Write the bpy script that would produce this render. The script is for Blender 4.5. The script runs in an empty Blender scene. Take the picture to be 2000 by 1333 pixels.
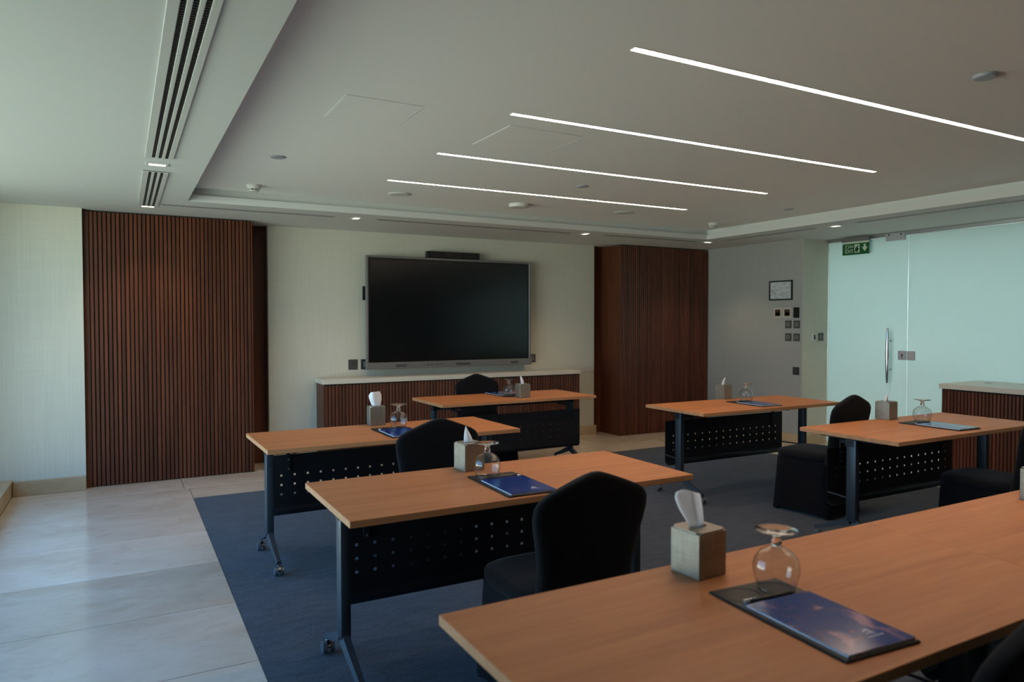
import bpy, bmesh, math, random
from mathutils import Vector, Matrix
random.seed(7)
S = bpy.context.scene
COL = S.collection
PI = math.pi
R = math.radians

# ---------------------------------------------------------------- camera
F_PX, YAW, PITCH, ROLL, CAM_H = 1386.94, R(28.782), R(-1.5315), R(-0.047), 1.4526
cam = bpy.data.cameras.new('camera'); camo = bpy.data.objects.new('camera', cam); COL.objects.link(camo)
cam.sensor_width = 36.0; cam.lens = F_PX / 2000 * 36.0; cam.clip_start = 0.05
fw = Vector((math.sin(YAW) * math.cos(PITCH), math.cos(YAW) * math.cos(PITCH), math.sin(PITCH)))
rt = Vector((math.cos(YAW), -math.sin(YAW), 0)); up = rt.cross(fw)
r2 = rt * math.cos(ROLL) + up * math.sin(ROLL); u2 = -rt * math.sin(ROLL) + up * math.cos(ROLL)
m = Matrix((r2, u2, -fw)).transposed().to_4x4(); m.translation = (0, 0, CAM_H); camo.matrix_world = m
cam.dof.use_dof = True; cam.dof.focus_distance = 4.6; cam.dof.aperture_fstop = 2.8
S.camera = camo

# ---------------------------------------------------------------- world: blue sky over green grounds
W = bpy.data.worlds.new('world'); S.world = W; W.use_nodes = True
nt = W.node_tree; nt.nodes.clear()
wo = nt.nodes.new('ShaderNodeOutputWorld'); bg = nt.nodes.new('ShaderNodeBackground')
tc = nt.nodes.new('ShaderNodeTexCoord'); sx = nt.nodes.new('ShaderNodeSeparateXYZ')
cr = nt.nodes.new('ShaderNodeValToRGB'); mr = nt.nodes.new('ShaderNodeMapRange')
mr.inputs[1].default_value = -1; mr.inputs[2].default_value = 1
nt.links.new(tc.outputs['Generated'], sx.inputs[0]); nt.links.new(sx.outputs[2], mr.inputs[0])
nt.links.new(mr.outputs[0], cr.inputs[0]); nt.links.new(cr.outputs[0], bg.inputs[0]); nt.links.new(bg.outputs[0], wo.inputs[0])
e = cr.color_ramp.elements
e[0].position = 0.0; e[0].color = (0.10, 0.11, 0.09, 1)
e[1].position = 1.0; e[1].color = (0.10, 0.40, 1.10, 1)
for p, c in ((0.15, (0.24, 0.27, 0.22, 1)), (0.30, (0.82, 0.88, 0.74, 1)), (0.42, (1.65, 1.68, 1.46, 1)), (0.488, (2.55, 2.60, 2.40, 1)), (0.512, (0.85, 1.20, 1.50, 1)), (0.62, (0.26, 0.72, 1.40, 1))):
    n = e.new(p); n.color = c
bg.inputs[1].default_value = 4.2

# ---------------------------------------------------------------- view
S.view_settings.view_transform = 'Standard'; S.view_settings.look = 'None'
S.view_settings.exposure = 0.0; S.view_settings.gamma = 1.0; S.view_settings.use_curve_mapping = False
S.cycles.use_denoising = True; S.cycles.max_bounces = 9; S.cycles.diffuse_bounces = 4
S.cycles.glossy_bounces = 4; S.cycles.transmission_bounces = 8; S.cycles.transparent_max_bounces = 12
S.cycles.caustics_reflective = False; S.cycles.caustics_refractive = False
S.cycles.sample_clamp_indirect = 6.0

# ---------------------------------------------------------------- daylight portal at the window wall
X_WIN = -1.25          # plane of the window panes
LEDGE = -0.82
Y_FRONT = -2.6
Y_WIN, Y_WIN1 = 2.0, 6.4   # extent of the window band; solid wall on either side
Z_SOF, Z_CEIL = 2.435, 2.55
pl = bpy.data.lights.new('window_portal', 'AREA'); pl.shape = 'RECTANGLE'; pl.size = 2.25; pl.size_y = Y_WIN1 - Y_WIN
pl.cycles.is_portal = True
plo = bpy.data.objects.new('window_portal', pl); COL.objects.link(plo)
plo.location = (X_WIN + 0.03, (Y_WIN1 + Y_WIN) / 2, 1.28); plo.rotation_euler = (0, R(-90), 0)

# ================================================================ materials
MATS = {}
def mat(name, col=(.5, .5, .5), rough=.5, metal=0., spec=.5, emit=None, es=0., coat=0., sheen=0., trans=0., ior=1.45):
    m = bpy.data.materials.new(name); m.use_nodes = True
    b = m.node_tree.nodes['Principled BSDF']
    b.inputs['Base Color'].default_value = (*col, 1); b.inputs['Roughness'].default_value = rough
    b.inputs['Metallic'].default_value = metal; b.inputs['Specular IOR Level'].default_value = spec
    b.inputs['IOR'].default_value = ior
    if emit: b.inputs['Emission Color'].default_value = (*emit, 1); b.inputs['Emission Strength'].default_value = es
    if coat: b.inputs['Coat Weight'].default_value = coat; b.inputs['Coat Roughness'].default_value = .08
    if sheen: b.inputs['Sheen Weight'].default_value = sheen; b.inputs['Sheen Roughness'].default_value = .5
    if trans: b.inputs['Transmission Weight'].default_value = trans
    MATS[name] = m
    return m
class N:
    """small node helper"""
    def __init__(s, m): s.t = m.node_tree; s.b = s.t.nodes['Principled BSDF']
    def new(s, t, **kw):
        n = s.t.nodes.new('ShaderNode' + t)
        for k, v in kw.items(): setattr(n, k, v)
        return n
    def link(s, a, b): s.t.links.new(a, b)
    def coords(s, scale=(1, 1, 1), kind='Object', loc=(0, 0, 0), rnd=False):
        tc = s.new('TexCoord'); mp = s.new('Mapping'); mp.inputs['Scale'].default_value = scale; mp.inputs['Location'].default_value = loc
        s.link(tc.outputs[kind], mp.inputs[0])
        if rnd:
            oi = s.new('ObjectInfo'); ml = s.new('Math', operation='MULTIPLY'); ml.inputs[1].default_value = 37.0
            cb = s.new('CombineXYZ'); s.link(oi.outputs['Random'], ml.inputs[0])
            for i in range(3): s.link(ml.outputs[0], cb.inputs[i])
            s.link(cb.outputs[0], mp.inputs['Location'])
        return mp.outputs[0]
    def noise(s, vec, scale=5, detail=4, rough=.55, dist=0.):
        n = s.new('TexNoise'); n.inputs['Scale'].default_value = scale; n.inputs['Detail'].default_value = detail
        n.inputs['Roughness'].default_value = rough; n.inputs['Distortion'].default_value = dist
        s.link(vec, n.inputs['Vector']); return n.outputs['Fac']
    def ramp(s, fac, stops):
        r = s.new('ValToRGB'); el = r.color_ramp.elements
        el[0].position, el[0].color = stops[0][0], (*stops[0][1], 1)
        el[1].position, el[1].color = stops[-1][0], (*stops[-1][1], 1)
        for p, c in stops[1:-1]: q = el.new(p); q.color = (*c, 1)
        s.link(fac, r.inputs[0]); return r.outputs[0]
    def mix(s, fac, a, b, mode='MIX'):
        n = s.new('Mix', data_type='RGBA', blend_type=mode)
        if isinstance(fac, (int, float)): n.inputs[0].default_value = fac
        else: s.link(fac, n.inputs[0])
        for i, v in ((6, a), (7, b)):
            if isinstance(v, tuple): n.inputs[i].default_value = (*v, 1)
            else: s.link(v, n.inputs[i])
        return n.outputs[2]
    def bump(s, h, strength=.2, dist=.01):
        n = s.new('Bump'); n.inputs['Strength'].default_value = strength; n.inputs['Distance'].default_value = dist
        s.link(h, n.inputs['Height']); s.link(n.outputs[0], s.b.inputs['Normal'])
    def col(s, o): s.link(o, s.b.inputs['Base Color'])

def wood(name, dark, mid, light, rough=.4, axis='x', sc=1.0, rnd=False, spec=.4):
    m = mat(name, mid, rough, spec=spec); n = N(m)
    scl = {'x': (.55, 9, 9), 'z': (9, 9, .55)}[axis]; scl = tuple(v * sc for v in scl)
    v = n.coords(scl, rnd=rnd)
    f = n.noise(v, 2.2, 5, .6, .35); g = n.noise(v, 11, 3, .6)
    c = n.ramp(f, [(.28, dark), (.5, mid), (.74, light)])
    c2 = n.mix(.22, c, n.ramp(g, [(.3, dark), (.7, light)]))
    n.col(c2)
    return m
wood('table_wood', (.375, .132, .047), (.47, .178, .064), (.55, .226, .089), .45, 'x', 1.0, spec=.25)
wood('edge_band', (.36, .17, .075), (.44, .22, .105), (.52, .28, .145), .5, 'x', 1.0, spec=.25)
def slatwood():
    m = mat('slat_wood', (.085, .036, .019), .42, spec=.35); n = N(m)
    v = n.coords((14, 14, .8), rnd=True); f = n.noise(v, 2.0, 4)
    c = n.ramp(f, [(.3, (.080, .0215, .010)), (.55, (.118, .037, .0175)), (.8, (.155, .053, .026))])
    oi = n.new('ObjectInfo'); c2 = n.mix(1.0, c, n.ramp(oi.outputs['Random'], [(0, (.72, .72, .74)), (1, (1.18, 1.12, 1.08))]), 'MULTIPLY')
    n.col(c2)
slatwood()
wood('panel_wood', (.066, .019, .009), (.100, .030, .0135), (.13, .042, .019), .42, 'z')
mat('slat_gap', (.012, .006, .004), .8)
def wallpaper(name, a, b):
    m = mat(name, a, .75, spec=.25); n = N(m)
    v1 = n.coords((1.5, 1.5, 120)); v2 = n.coords((70, 70, 1.2)); v3 = n.coords((1, 1, 1))
    h = n.noise(v1, 1.6, 4, .6); w = n.noise(v2, 1.4, 3); big = n.noise(v3, 1.3, 3)
    c = n.mix(.5, n.ramp(h, [(.3, a), (.7, b)]), n.ramp(w, [(.3, a), (.7, b)]))
    n.col(n.mix(.25, c, n.ramp(big, [(.3, a), (.7, b)])))
    n.bump(h, .12, .003)
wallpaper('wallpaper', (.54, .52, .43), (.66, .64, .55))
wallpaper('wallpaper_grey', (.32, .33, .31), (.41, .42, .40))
mat('ceiling_paint', (.90, .90, .88), .85, spec=.2)
mat('soffit_paint', (.68, .685, .665), .8, spec=.25)
mat('corridor_paint', (.82, .82, .80), .8)
mat('plain_wall', (.20, .175, .15), .8)
def marble(name, a, b, c3, rough):
    m = mat(name, a, rough, spec=.5); n = N(m)
    v = n.coords((1, 1.7, 1), rnd=True)
    f = n.noise(v, 1.6, 7, .62, .5); g = n.noise(v, 9, 6, .65, .8)
    c = n.ramp(f, [(.3, a), (.52, b), (.75, c3)])
    vein = n.ramp(g, [(.36, (.88, .86, .82)), (.48, (1, 1, 1))])
    c = n.mix(.55, c, n.mix(1.0, c, vein, 'MULTIPLY'))
    oi = n.new('ObjectInfo'); c = n.mix(1.0, c, n.ramp(oi.outputs['Random'], [(0, (.84, .82, .79)), (1, (1.06, 1.05, 1.05))]), 'MULTIPLY')
    n.col(c)
marble('marble', (.53, .44, .345), (.60, .52, .43), (.67, .60, .52), .15)
marble('stone_trim', (.46, .34, .20), (.54, .41, .26), (.60, .48, .33), .25)
mat('grout', (.20, .145, .095), .8)
def carpetm():
    m = mat('carpet', (.07, .07, .075), .95, spec=.08, sheen=.15); n = N(m)
    v = n.coords((1, 1, 1)); v2 = n.coords((3, 11, 1))
    a = n.noise(v2, 2.2, 5, .7); b = n.noise(v, 90, 3, .7); c = n.noise(v, .9, 3)
    col = n.ramp(a, [(.38, (.016, .0185, .024)), (.62, (.058, .066, .086))])
    col = n.mix(.45, col, n.ramp(b, [(.4, (.016, .0185, .024)), (.6, (.060, .068, .088))]))
    col = n.mix(.3, col, n.ramp(c, [(.38, (.022, .025, .032)), (.62, (.054, .061, .079))]))
    n.col(col); n.bump(b, .5, .004)
carpetm()
mat('stone_top', (.66, .60, .51), .3)
mat('table_metal', (.040, .052, .066), .42, metal=.35, spec=.5)
mat('panel_metal', (.012, .013, .016), .5, metal=.2, spec=.4)
mat('black_plastic', (.008, .008, .009), .45)
mat('chrome', (.72, .74, .76), .14, metal=1.)
mat('steel', (.42, .43, .44), .34, metal=1.)
mat('caster_grey', (.20, .22, .24), .3, metal=.6)
def fabric():
    m = mat('black_fabric', (.0055, .0055, .007), .9, spec=.1, sheen=.06); n = N(m)
    n.bump(n.noise(n.coords((1, 1, 1)), 420, 2), .25, .001)
fabric()
def leather(name, a, b, rough=.55):
    m = mat(name, a, rough, spec=.35); n = N(m)
    n.col(n.ramp(n.noise(n.coords((1, 1, 1)), 30, 4), [(.3, a), (.7, b)])); n.bump(n.noise(n.coords((1, 1, 1)), 300, 2), .2, .001)
leather('pad_leather', (.018, .012, .009), (.032, .022, .016), .5)
leather('pad_edge', (.008, .008, .009), (.012, .012, .013), .5)
leather('coaster', (.013, .009, .007), (.02, .014, .01), .6)
def boxm():
    m = mat('box_silver', (.30, .27, .23), .40, metal=.55, spec=.5); n = N(m)
    f = n.noise(n.coords((60, 60, 8)), 2, 4, .7); g = n.noise(n.coords((8, 8, 70)), 2, 3)
    n.col(n.mix(.5, n.ramp(f, [(.3, (.20, .172, .135)), (.7, (.33, .30, .25))]), n.ramp(g, [(.3, (.21, .18, .142)), (.7, (.32, .29, .24))])))
boxm()
mat('tissue', (.93, .93, .94), .8, spec=.1)
def tissue_shader():
    t = MATS['tissue'].node_tree; b = t.nodes['Principled BSDF']; out = t.nodes['Material Output']
    tr = t.nodes.new('ShaderNodeBsdfTranslucent'); tr.inputs[0].default_value = (.93, .93, .94, 1)
    mx = t.nodes.new('ShaderNodeMixShader'); mx.inputs[0].default_value = .42
    t.links.new(b.outputs[0], mx.inputs[1]); t.links.new(tr.outputs[0], mx.inputs[2]); t.links.new(mx.outputs[0], out.inputs[0])
tissue_shader()
mat('glass', (.97, .98, .98), .02, trans=1., ior=1.46)
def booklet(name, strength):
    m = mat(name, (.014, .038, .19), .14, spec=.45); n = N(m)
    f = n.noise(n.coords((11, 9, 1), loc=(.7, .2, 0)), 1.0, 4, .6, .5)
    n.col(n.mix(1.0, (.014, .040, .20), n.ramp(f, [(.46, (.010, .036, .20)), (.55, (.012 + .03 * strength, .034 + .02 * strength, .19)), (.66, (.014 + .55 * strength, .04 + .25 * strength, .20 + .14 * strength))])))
booklet('booklet_cover', .06); booklet('booklet_cloud_cover', .75)  # second cover has strong pinkish blotches over the blue
mat('paper', (.80, .82, .86), .7)
mat('logo_ink', (.55, .55, .66), .5)
mat('screen', (.0035, .005, .006), .16, spec=.6)
mat('screen_border', (.004, .004, .004), .25)
mat('bezel_grey', (.20, .19, .19), .45, metal=.4)
mat('grille_dark', (.07, .066, .066), .6)
mat('plate_grey', (.085, .082, .08), .45, metal=.3)
mat('plate_dark', (.03, .035, .04), .35)
mat('plate_mark', (.17, .165, .16), .5)
mat('cream_plastic', (.62, .57, .48), .5)
mat('thermo_dark', (.07, .05, .035), .2)
mat('white_plastic', (.70, .70, .66), .45)
mat('disc_grey', (.40, .41, .46), .5)
mat('frame_black', (.012, .013, .018), .4)
def certm():
    m = mat('certificate_print', (.6, .62, .62), .35); n = N(m)
    f = n.noise(n.coords((6, 6, 22)), 2.2, 4, .6)
    n.col(n.ramp(f, [(.36, (.36, .38, .39)), (.52, (.56, .59, .60)), (.7, (.66, .68, .69))]))
certm()
mat('sign_green', (.006, .105, .030), .35)
mat('sign_white', (.62, .72, .58), .4)
mat('air_dark', (.008, .008, .009), .7)
mat('air_frame', (.66, .66, .63), .5, metal=.1)
mat('led', (1, 1, 1), .5, emit=(1.0, .77, .60), es=47.0)
mat('spot_lens', (1, 1, 1), .5, emit=(1.0, .84, .60), es=4.0)
mat('corridor_lens', (1, 1, 1), .5, emit=(.86, 1.0, 1.0), es=54.0)  # glow of the lamps added behind the frosted glass
mat('fitting_grey', (.50, .50, .53), .35, metal=.2)
mat('window_metal', (.16, .17, .18), .45, metal=.6)
def frosted():
    m = mat('frosted_glass', (.76, .89, .90), .09, spec=.5, ior=1.5)
    t = m.node_tree; b = t.nodes['Principled BSDF']; out = t.nodes['Material Output']
    tr = t.nodes.new('ShaderNodeBsdfTranslucent'); tr.inputs[0].default_value = (.82, .97, .96, 1)
    mx = t.nodes.new('ShaderNodeMixShader'); mx.inputs[0].default_value = .30
    t.links.new(b.outputs[0], mx.inputs[1]); t.links.new(tr.outputs[0], mx.inputs[2]); t.links.new(mx.outputs[0], out.inputs[0])
frosted()
def clearpane():
    m = mat('window_glass', (1, 1, 1), .02); t = m.node_tree; out = t.nodes['Material Output']
    tr = t.nodes.new('ShaderNodeBsdfTransparent'); tr.inputs[0].default_value = (.90, .96, .95, 1)
    gl = t.nodes.new('ShaderNodeBsdfGlossy'); gl.inputs['Roughness'].default_value = .02
    mx = t.nodes.new('ShaderNodeMixShader'); mx.inputs[0].default_value = .06
    t.links.new(tr.outputs[0], mx.inputs[1]); t.links.new(gl.outputs[0], mx.inputs[2]); t.links.new(mx.outputs[0], out.inputs[0])
clearpane()
def thinglass():
    m = mat('thin_glass', (1, 1, 1), .02); t = m.node_tree; out = t.nodes['Material Output']
    tr = t.nodes.new('ShaderNodeBsdfTransparent'); tr.inputs[0].default_value = (.95, .96, .96, 1)
    gl = t.nodes.new('ShaderNodeBsdfGlossy'); gl.inputs['Roughness'].default_value = .03
    lw = t.nodes.new('ShaderNodeLayerWeight'); pw = t.nodes.new('ShaderNodeMath'); pw.operation = 'POWER'; pw.inputs[1].default_value = 3.5
    ma = t.nodes.new('ShaderNodeMath'); ma.operation = 'MULTIPLY_ADD'; ma.inputs[1].default_value = .55; ma.inputs[2].default_value = .04
    t.links.new(lw.outputs['Facing'], pw.inputs[0]); t.links.new(pw.outputs[0], ma.inputs[0])
    mx = t.nodes.new('ShaderNodeMixShader'); t.links.new(ma.outputs[0], mx.inputs[0])
    t.links.new(tr.outputs[0], mx.inputs[1]); t.links.new(gl.outputs[0], mx.inputs[2]); t.links.new(mx.outputs[0], out.inputs[0])
thinglass()

# ================================================================ mesh helpers
def box(bm, x0, x1, y0, y1, z0, z1, mi=0, bev=0., seg=1):
    vs = [bm.verts.new(p) for p in ((x0, y0, z0), (x1, y0, z0), (x1, y1, z0), (x0, y1, z0), (x0, y0, z1), (x1, y0, z1), (x1, y1, z1), (x0, y1, z1))]
    fs = [bm.faces.new([vs[i] for i in q]) for q in ((3, 2, 1, 0), (4, 5, 6, 7), (0, 1, 5, 4), (1, 2, 6, 5), (2, 3, 7, 6), (3, 0, 4, 7))]
    for f in fs: f.material_index = mi
    if bev:
        es = list({e for f in fs for e in f.edges})
        r = bmesh.ops.bevel(bm, geom=es, offset=bev, segments=seg, profile=.5, affect='EDGES')
        for f in r['faces']: f.material_index = mi
def loft(bm, rings, cap0=True, cap1=True, mi=0, closed=True):
    vr = [[bm.verts.new(p) for p in r] for r in rings]; n = len(rings[0])
    for a, b in zip(vr, vr[1:]):
        for i in range(n if closed else n - 1):
            j = (i + 1) % n
            f = bm.faces.new((a[i], a[j], b[j], b[i])); f.material_index = mi
    if cap0: bm.faces.new(list(reversed(vr[0]))).material_index = mi
    if cap1: bm.faces.new(vr[-1]).material_index = mi
def ring(cx, cy, z, rx, ry, n=24, p=2.0):
    out = []
    for i in range(n):
        a = 2 * PI * i / n; c, s = math.cos(a), math.sin(a)
        out.append((cx + rx * math.copysign(abs(c) ** (2 / p), c), cy + ry * math.copysign(abs(s) ** (2 / p), s), z))
    return out
def lathe(bm, prof, n=24, mi=0, cx=0, cy=0, cap0=True, cap1=True):
    loft(bm, [ring(cx, cy, z, r, r, n) for r, z in prof], cap0, cap1, mi)
def tube(bm, a, b, r0, r1=None, n=10, mi=0):
    a, b = Vector(a), Vector(b); r1 = r0 if r1 is None else r1
    d = (b - a).normalized(); u = d.orthogonal().normalized(); v = d.cross(u)
    rr = lambda c, r: [tuple(c + (u * math.cos(2 * PI * i / n) + v * math.sin(2 * PI * i / n)) * r) for i in range(n)]
    loft(bm, [rr(a, r0), rr(b, r1)], mi=mi)
def mesh(name, bm, mats, smooth=False, angle=None):
    bmesh.ops.recalc_face_normals(bm, faces=bm.faces[:])
    me = bpy.data.meshes.new(name); bm.to_mesh(me); bm.free()
    for mm in ([mats] if isinstance(mats, str) else mats): me.materials.append(MATS[mm])
    if smooth or angle:
        me.polygons.foreach_set('use_smooth', [True] * len(me.polygons))
        if angle: me.set_sharp_from_angle(angle=R(angle))
    return me
def obj(name, bm, mats, parent=None, smooth=False, angle=None, loc=None, rz=None):
    me = bm if isinstance(bm, bpy.types.Mesh) else mesh(name, bm, mats, smooth, angle)
    o = bpy.data.objects.new(name, me); COL.objects.link(o)
    if parent: o.parent = parent
    if loc: o.location = loc
    if rz is not None: o.rotation_euler = (0, 0, rz)
    return o
def bm_box(*a, **k):
    b = bmesh.new(); box(b, *a, **k); return b
def tag(o, label=None, cat=None, group=None, kind=None):
    if label: o['label'] = label
    if cat: o['category'] = cat
    if group: o['group'] = group
    if kind: o['kind'] = kind
    return o
def struct(name, bm, mats, **k): return tag(obj(name, bm, mats, **k), kind='structure')
def thing(name, label, cat, loc=(0, 0, 0), rz=0, group=None):
    o = bpy.data.objects.new(name, None); COL.objects.link(o); o.empty_display_size = .1
    o.location = loc; o.rotation_euler = (0, 0, rz); return tag(o, label, cat, group)
KIDS = {}
def kids(o): return [c for c in bpy.data.objects if c.parent == o]
def copy_tree(o, loc=None, rz=None, label=None, group=None, parent=None):
    c = o.copy(); COL.objects.link(c); c.parent = parent
    if loc: c.location = loc
    if rz is not None: c.rotation_euler = (0, 0, rz)
    if label: c['label'] = label
    if group: c['group'] = group
    for k in kids(o): copy_tree(k, parent=c)
    return c

# ================================================================ the room
Y_PAN, Y_TV, Y_REC = 7.22, 7.55, 7.64
X_RW, X_GL, Y_RET = 7.03, 7.47, 5.684
PX0, PX1 = -0.285, 1.10          # left slatted panel
QX0, QX1 = 5.53, 7.03            # right slatted panel
CX0, CX1, CY1 = 0.50, 6.25, 6.36 # carpet

fl = struct('floor', bm_box(X_WIN, X_GL + 1.8, Y_FRONT, Y_REC + .1, -.12, -.006), 'grout')
tile_cache = {}
def tile(x0, x1, y0, y1, g=.0022):
    k = (round(x1 - x0, 3), round(y1 - y0, 3))
    if k not in tile_cache:
        tile_cache[k] = mesh('tile', bm_box(-k[0] / 2 + g, k[0] / 2 - g, -k[1] / 2 + g, k[1] / 2 - g, -.006, 0, bev=.0012), 'marble')
    obj('tile', tile_cache[k], None, fl, loc=((x0 + x1) / 2, (y0 + y1) / 2, 0))
ys = [6.06 - .723 * i for i in range(13)]
ys[-1] = Y_FRONT
tile(LEDGE, CX0, 6.06, 6.78); tile(LEDGE, .46, 6.78, 7.30)
for a, b in zip(ys, ys[1:]): tile(LEDGE, CX0, b, a)
xs = [.46] + [.46 + .75 * i for i in range(1, 8)] + [6.25]
for a, b in zip(xs, xs[1:]): tile(a, b, 6.78, Y_REC)
xs2 = [CX0] + [.46 + .75 * i for i in range(1, 8)] + [6.25]
for a, b in zip(xs2, xs2[1:]): tile(a, b, CY1, 6.78)
yr = [Y_FRONT + .74 * i for i in range(0, 12)]; yr[-1] = 5.684
for a, b in zip(yr, yr[1:]): tile(CX1, X_GL, a, b)
tile(CX1, X_RW, 5.684, 6.5); tile(CX1, X_RW, 6.5, 7.3)
tag(obj('carpet', bm_box(CX0, CX1, Y_FRONT + .6, CY1, -.006, .004), 'carpet'), 'dark grey textured carpet inset in the cream marble floor', 'carpet')

# walls
def wallbox(name, mats, *a): return struct(name, bm_box(*a), mats)
wallbox('wall_back', 'wallpaper', 1.31, 5.36, Y_TV, Y_REC, 0, Z_SOF)
wallbox('wall_back_recess', 'panel_wood', PX0, QX1, Y_REC + .002, Y_REC + .10, 0, Z_SOF)
wallbox('wall_left', 'wallpaper', X_WIN, PX0 - .004, 7.15, Y_REC + .1, 0, Z_SOF)
b = bmesh.new(); box(b, X_WIN, LEDGE, Y_FRONT, 7.15, 0, .115); box(b, X_WIN, LEDGE + .006, Y_FRONT, 7.15, .115, .14, bev=.003)
struct('wall_left_ledge', b, 'stone_trim')
wallbox('wall_right', 'wallpaper_grey', X_RW, X_GL + .05, Y_RET + .004, Y_REC + .1, 0, Z_SOF)
wallbox('wall_right_return', 'wallpaper', X_RW, X_GL, Y_RET, Y_RET + .0038, 0, Z_SOF)  # thin sheet of lighter paper paints in light from the frosted glass
wallbox('wall_front', 'plain_wall', X_WIN, X_GL + 1.8, Y_FRONT - .1, Y_FRONT, 0, Z_CEIL + .1)
# baseboards
def base(name, x0, x1, y0, y1, h=.125):
    b = bmesh.new(); box(b, x0, x1, y0, y1, 0, h, bev=.004, seg=2); struct(name, b, 'stone_trim')
base('baseboard_left', LEDGE + .008, PX0 - .004, 7.128, 7.149)
base('baseboard_back', 1.29, 5.385, 7.525, 7.549, .115)
base('baseboard_right', 7.005, 7.029, 5.66, 7.20, .115)
base('baseboard_return', 7.031, 7.44, 5.66, 5.683, .115)

# ceiling: soffit with the raised tray, two stepped fascia
TX0, TX1, TY0, TY1 = .482, 6.13, -1.6, 6.33
b = bmesh.new()
ox0, ox1, oy0, oy1 = X_WIN - .1, X_GL + 1.8, Y_FRONT - .05, Y_REC + .1
for q in ((ox0, TX0, oy0, oy1), (TX1, ox1, oy0, oy1), (TX0, TX1, TY1, oy1), (TX0, TX1, oy0, TY0)):
    box(b, q[0], q[1], q[2], q[3], Z_SOF, Z_SOF + .055)
struct('ceiling_soffit', b, 'soffit_paint')
st = .045
b = bmesh.new()
for q in ((ox0, TX0 - st, oy0, oy1), (TX1 + st, ox1, oy0, oy1), (TX0 - st, TX1 + st, TY1 + st, oy1), (TX0 - st, TX1 + st, oy0, TY0 - st)):
    box(b, q[0], q[1], q[2], q[3], Z_SOF + .0552, Z_CEIL)
struct('trim_1', b, 'soffit_paint')
# upper ceiling, with openings for the four light slots and one added out of view
LX0, LX1, LW = 1.81, 4.85, .018
LY = [1.275, 2.29, 3.305, 4.30, 5.29]  # first strip is unseen, added to brighten the nearest table
b = bmesh.new()
cuts = [TY0 - .1]
for y in LY: cuts += [y - LW - .003, y + LW + .003]
cuts.append(TY1 + .1)
for i in range(0, len(cuts), 2): box(b, TX0 - .1, TX1 + .1, cuts[i], cuts[i + 1], Z_CEIL, Z_CEIL + .03)
for y in LY:
    box(b, TX0 - .1, LX0 - .003, y - LW - .003, y + LW + .003, Z_CEIL, Z_CEIL + .03); box(b, LX1 + .003, TX1 + .1, y - LW - .003, y + LW + .003, Z_CEIL, Z_CEIL + .03)
box(b, ox0, ox1, oy0, oy1, Z_CEIL + .031, Z_CEIL + .15)
struct('ceiling', b, 'ceiling_paint')

# window wall on the left (outside the picture): piers of glass
wallbox('wall_left_rear', 'wallpaper', X_WIN - .1, X_WIN, Y_FRONT, Y_WIN, .14, Z_SOF)
wallbox('wall_left_corner', 'wallpaper', X_WIN - .1, X_WIN, Y_WIN1, 7.2, .14, Z_SOF)
ym = [Y_WIN1 - (Y_WIN1 - Y_WIN) / 3 * i for i in range(4)]
for i, (a, c) in enumerate(zip(ym, ym[1:])):
    b = bmesh.new(); f = .035
    box(b, X_WIN - .05, X_WIN, c, c + f, .14, Z_SOF); box(b, X_WIN - .05, X_WIN, a - f, a, .14, Z_SOF)
    box(b, X_WIN - .05, X_WIN, c + f, a - f, .14, .14 + f); box(b, X_WIN - .05, X_WIN, c + f, a - f, Z_SOF - f, Z_SOF)
    w = struct('window_%d' % (i + 1), b, 'window_metal')
    obj('pane', bm_box(X_WIN - .030, X_WIN - .022, c + f, a - f, .14 + f, Z_SOF - f), 'window_glass', w)

# frosted glass partition on the right, with the door
def pane(name, y0, y1): return bm_box(X_GL, X_GL + .012, y0, y1, .01, 2.392, bev=.001)
d1 = tag(obj('door_1', pane('door', 4.692, 5.676), 'frosted_glass'), 'frosted glass door leaf with long pull handle', kind='structure')
yy = [4.684, 3.35, 2.0, .65, -.7, Y_FRONT]
for i, (a, c) in enumerate(zip(yy, yy[1:])): struct('window_%d' % (i + 7), pane('p', c + .004, a), 'frosted_glass')
struct('trim_2', bm_box(X_GL - .012, X_GL + .03, Y_FRONT, 5.683, 2.394, 2.434), 'steel')
# corridor behind the glass; unseen lamps added to brighten the frosted panes
wallbox('wall_corridor', 'corridor_paint', X_GL + 1.7, X_GL + 1.8, Y_FRONT, Y_REC, 0, Z_SOF)
wallbox('wall_corridor_end', 'corridor_paint', X_GL + .06, X_GL + 1.7, Y_REC, Y_REC + .1, 0, Z_SOF)
for i in range(4):
    t = thing('corridor_light', ['square corridor light behind the grey switch wall', 'square corridor light behind the frosted door', 'square corridor light behind the frosted pane past the door', 'square corridor light farthest along behind the frosted glass'][i], 'light', (X_GL + 1.25, 6.5 - 1.9 * i, Z_SOF), 0, 'corridor lights')
    obj('lens', bm_box(-.3, .3, -.3, .3, -.012, -.001), 'corridor_lens', t); 
    b = bmesh.new()
    for q in ((-.33, -.3, -.33, .33), (.3, .33, -.33, .33), (-.3, .3, -.33, -.3), (-.3, .3, .3, .33)): box(b, *q, -.016, -.001)
    obj('frame', b, 'white_plastic', t)
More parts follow.
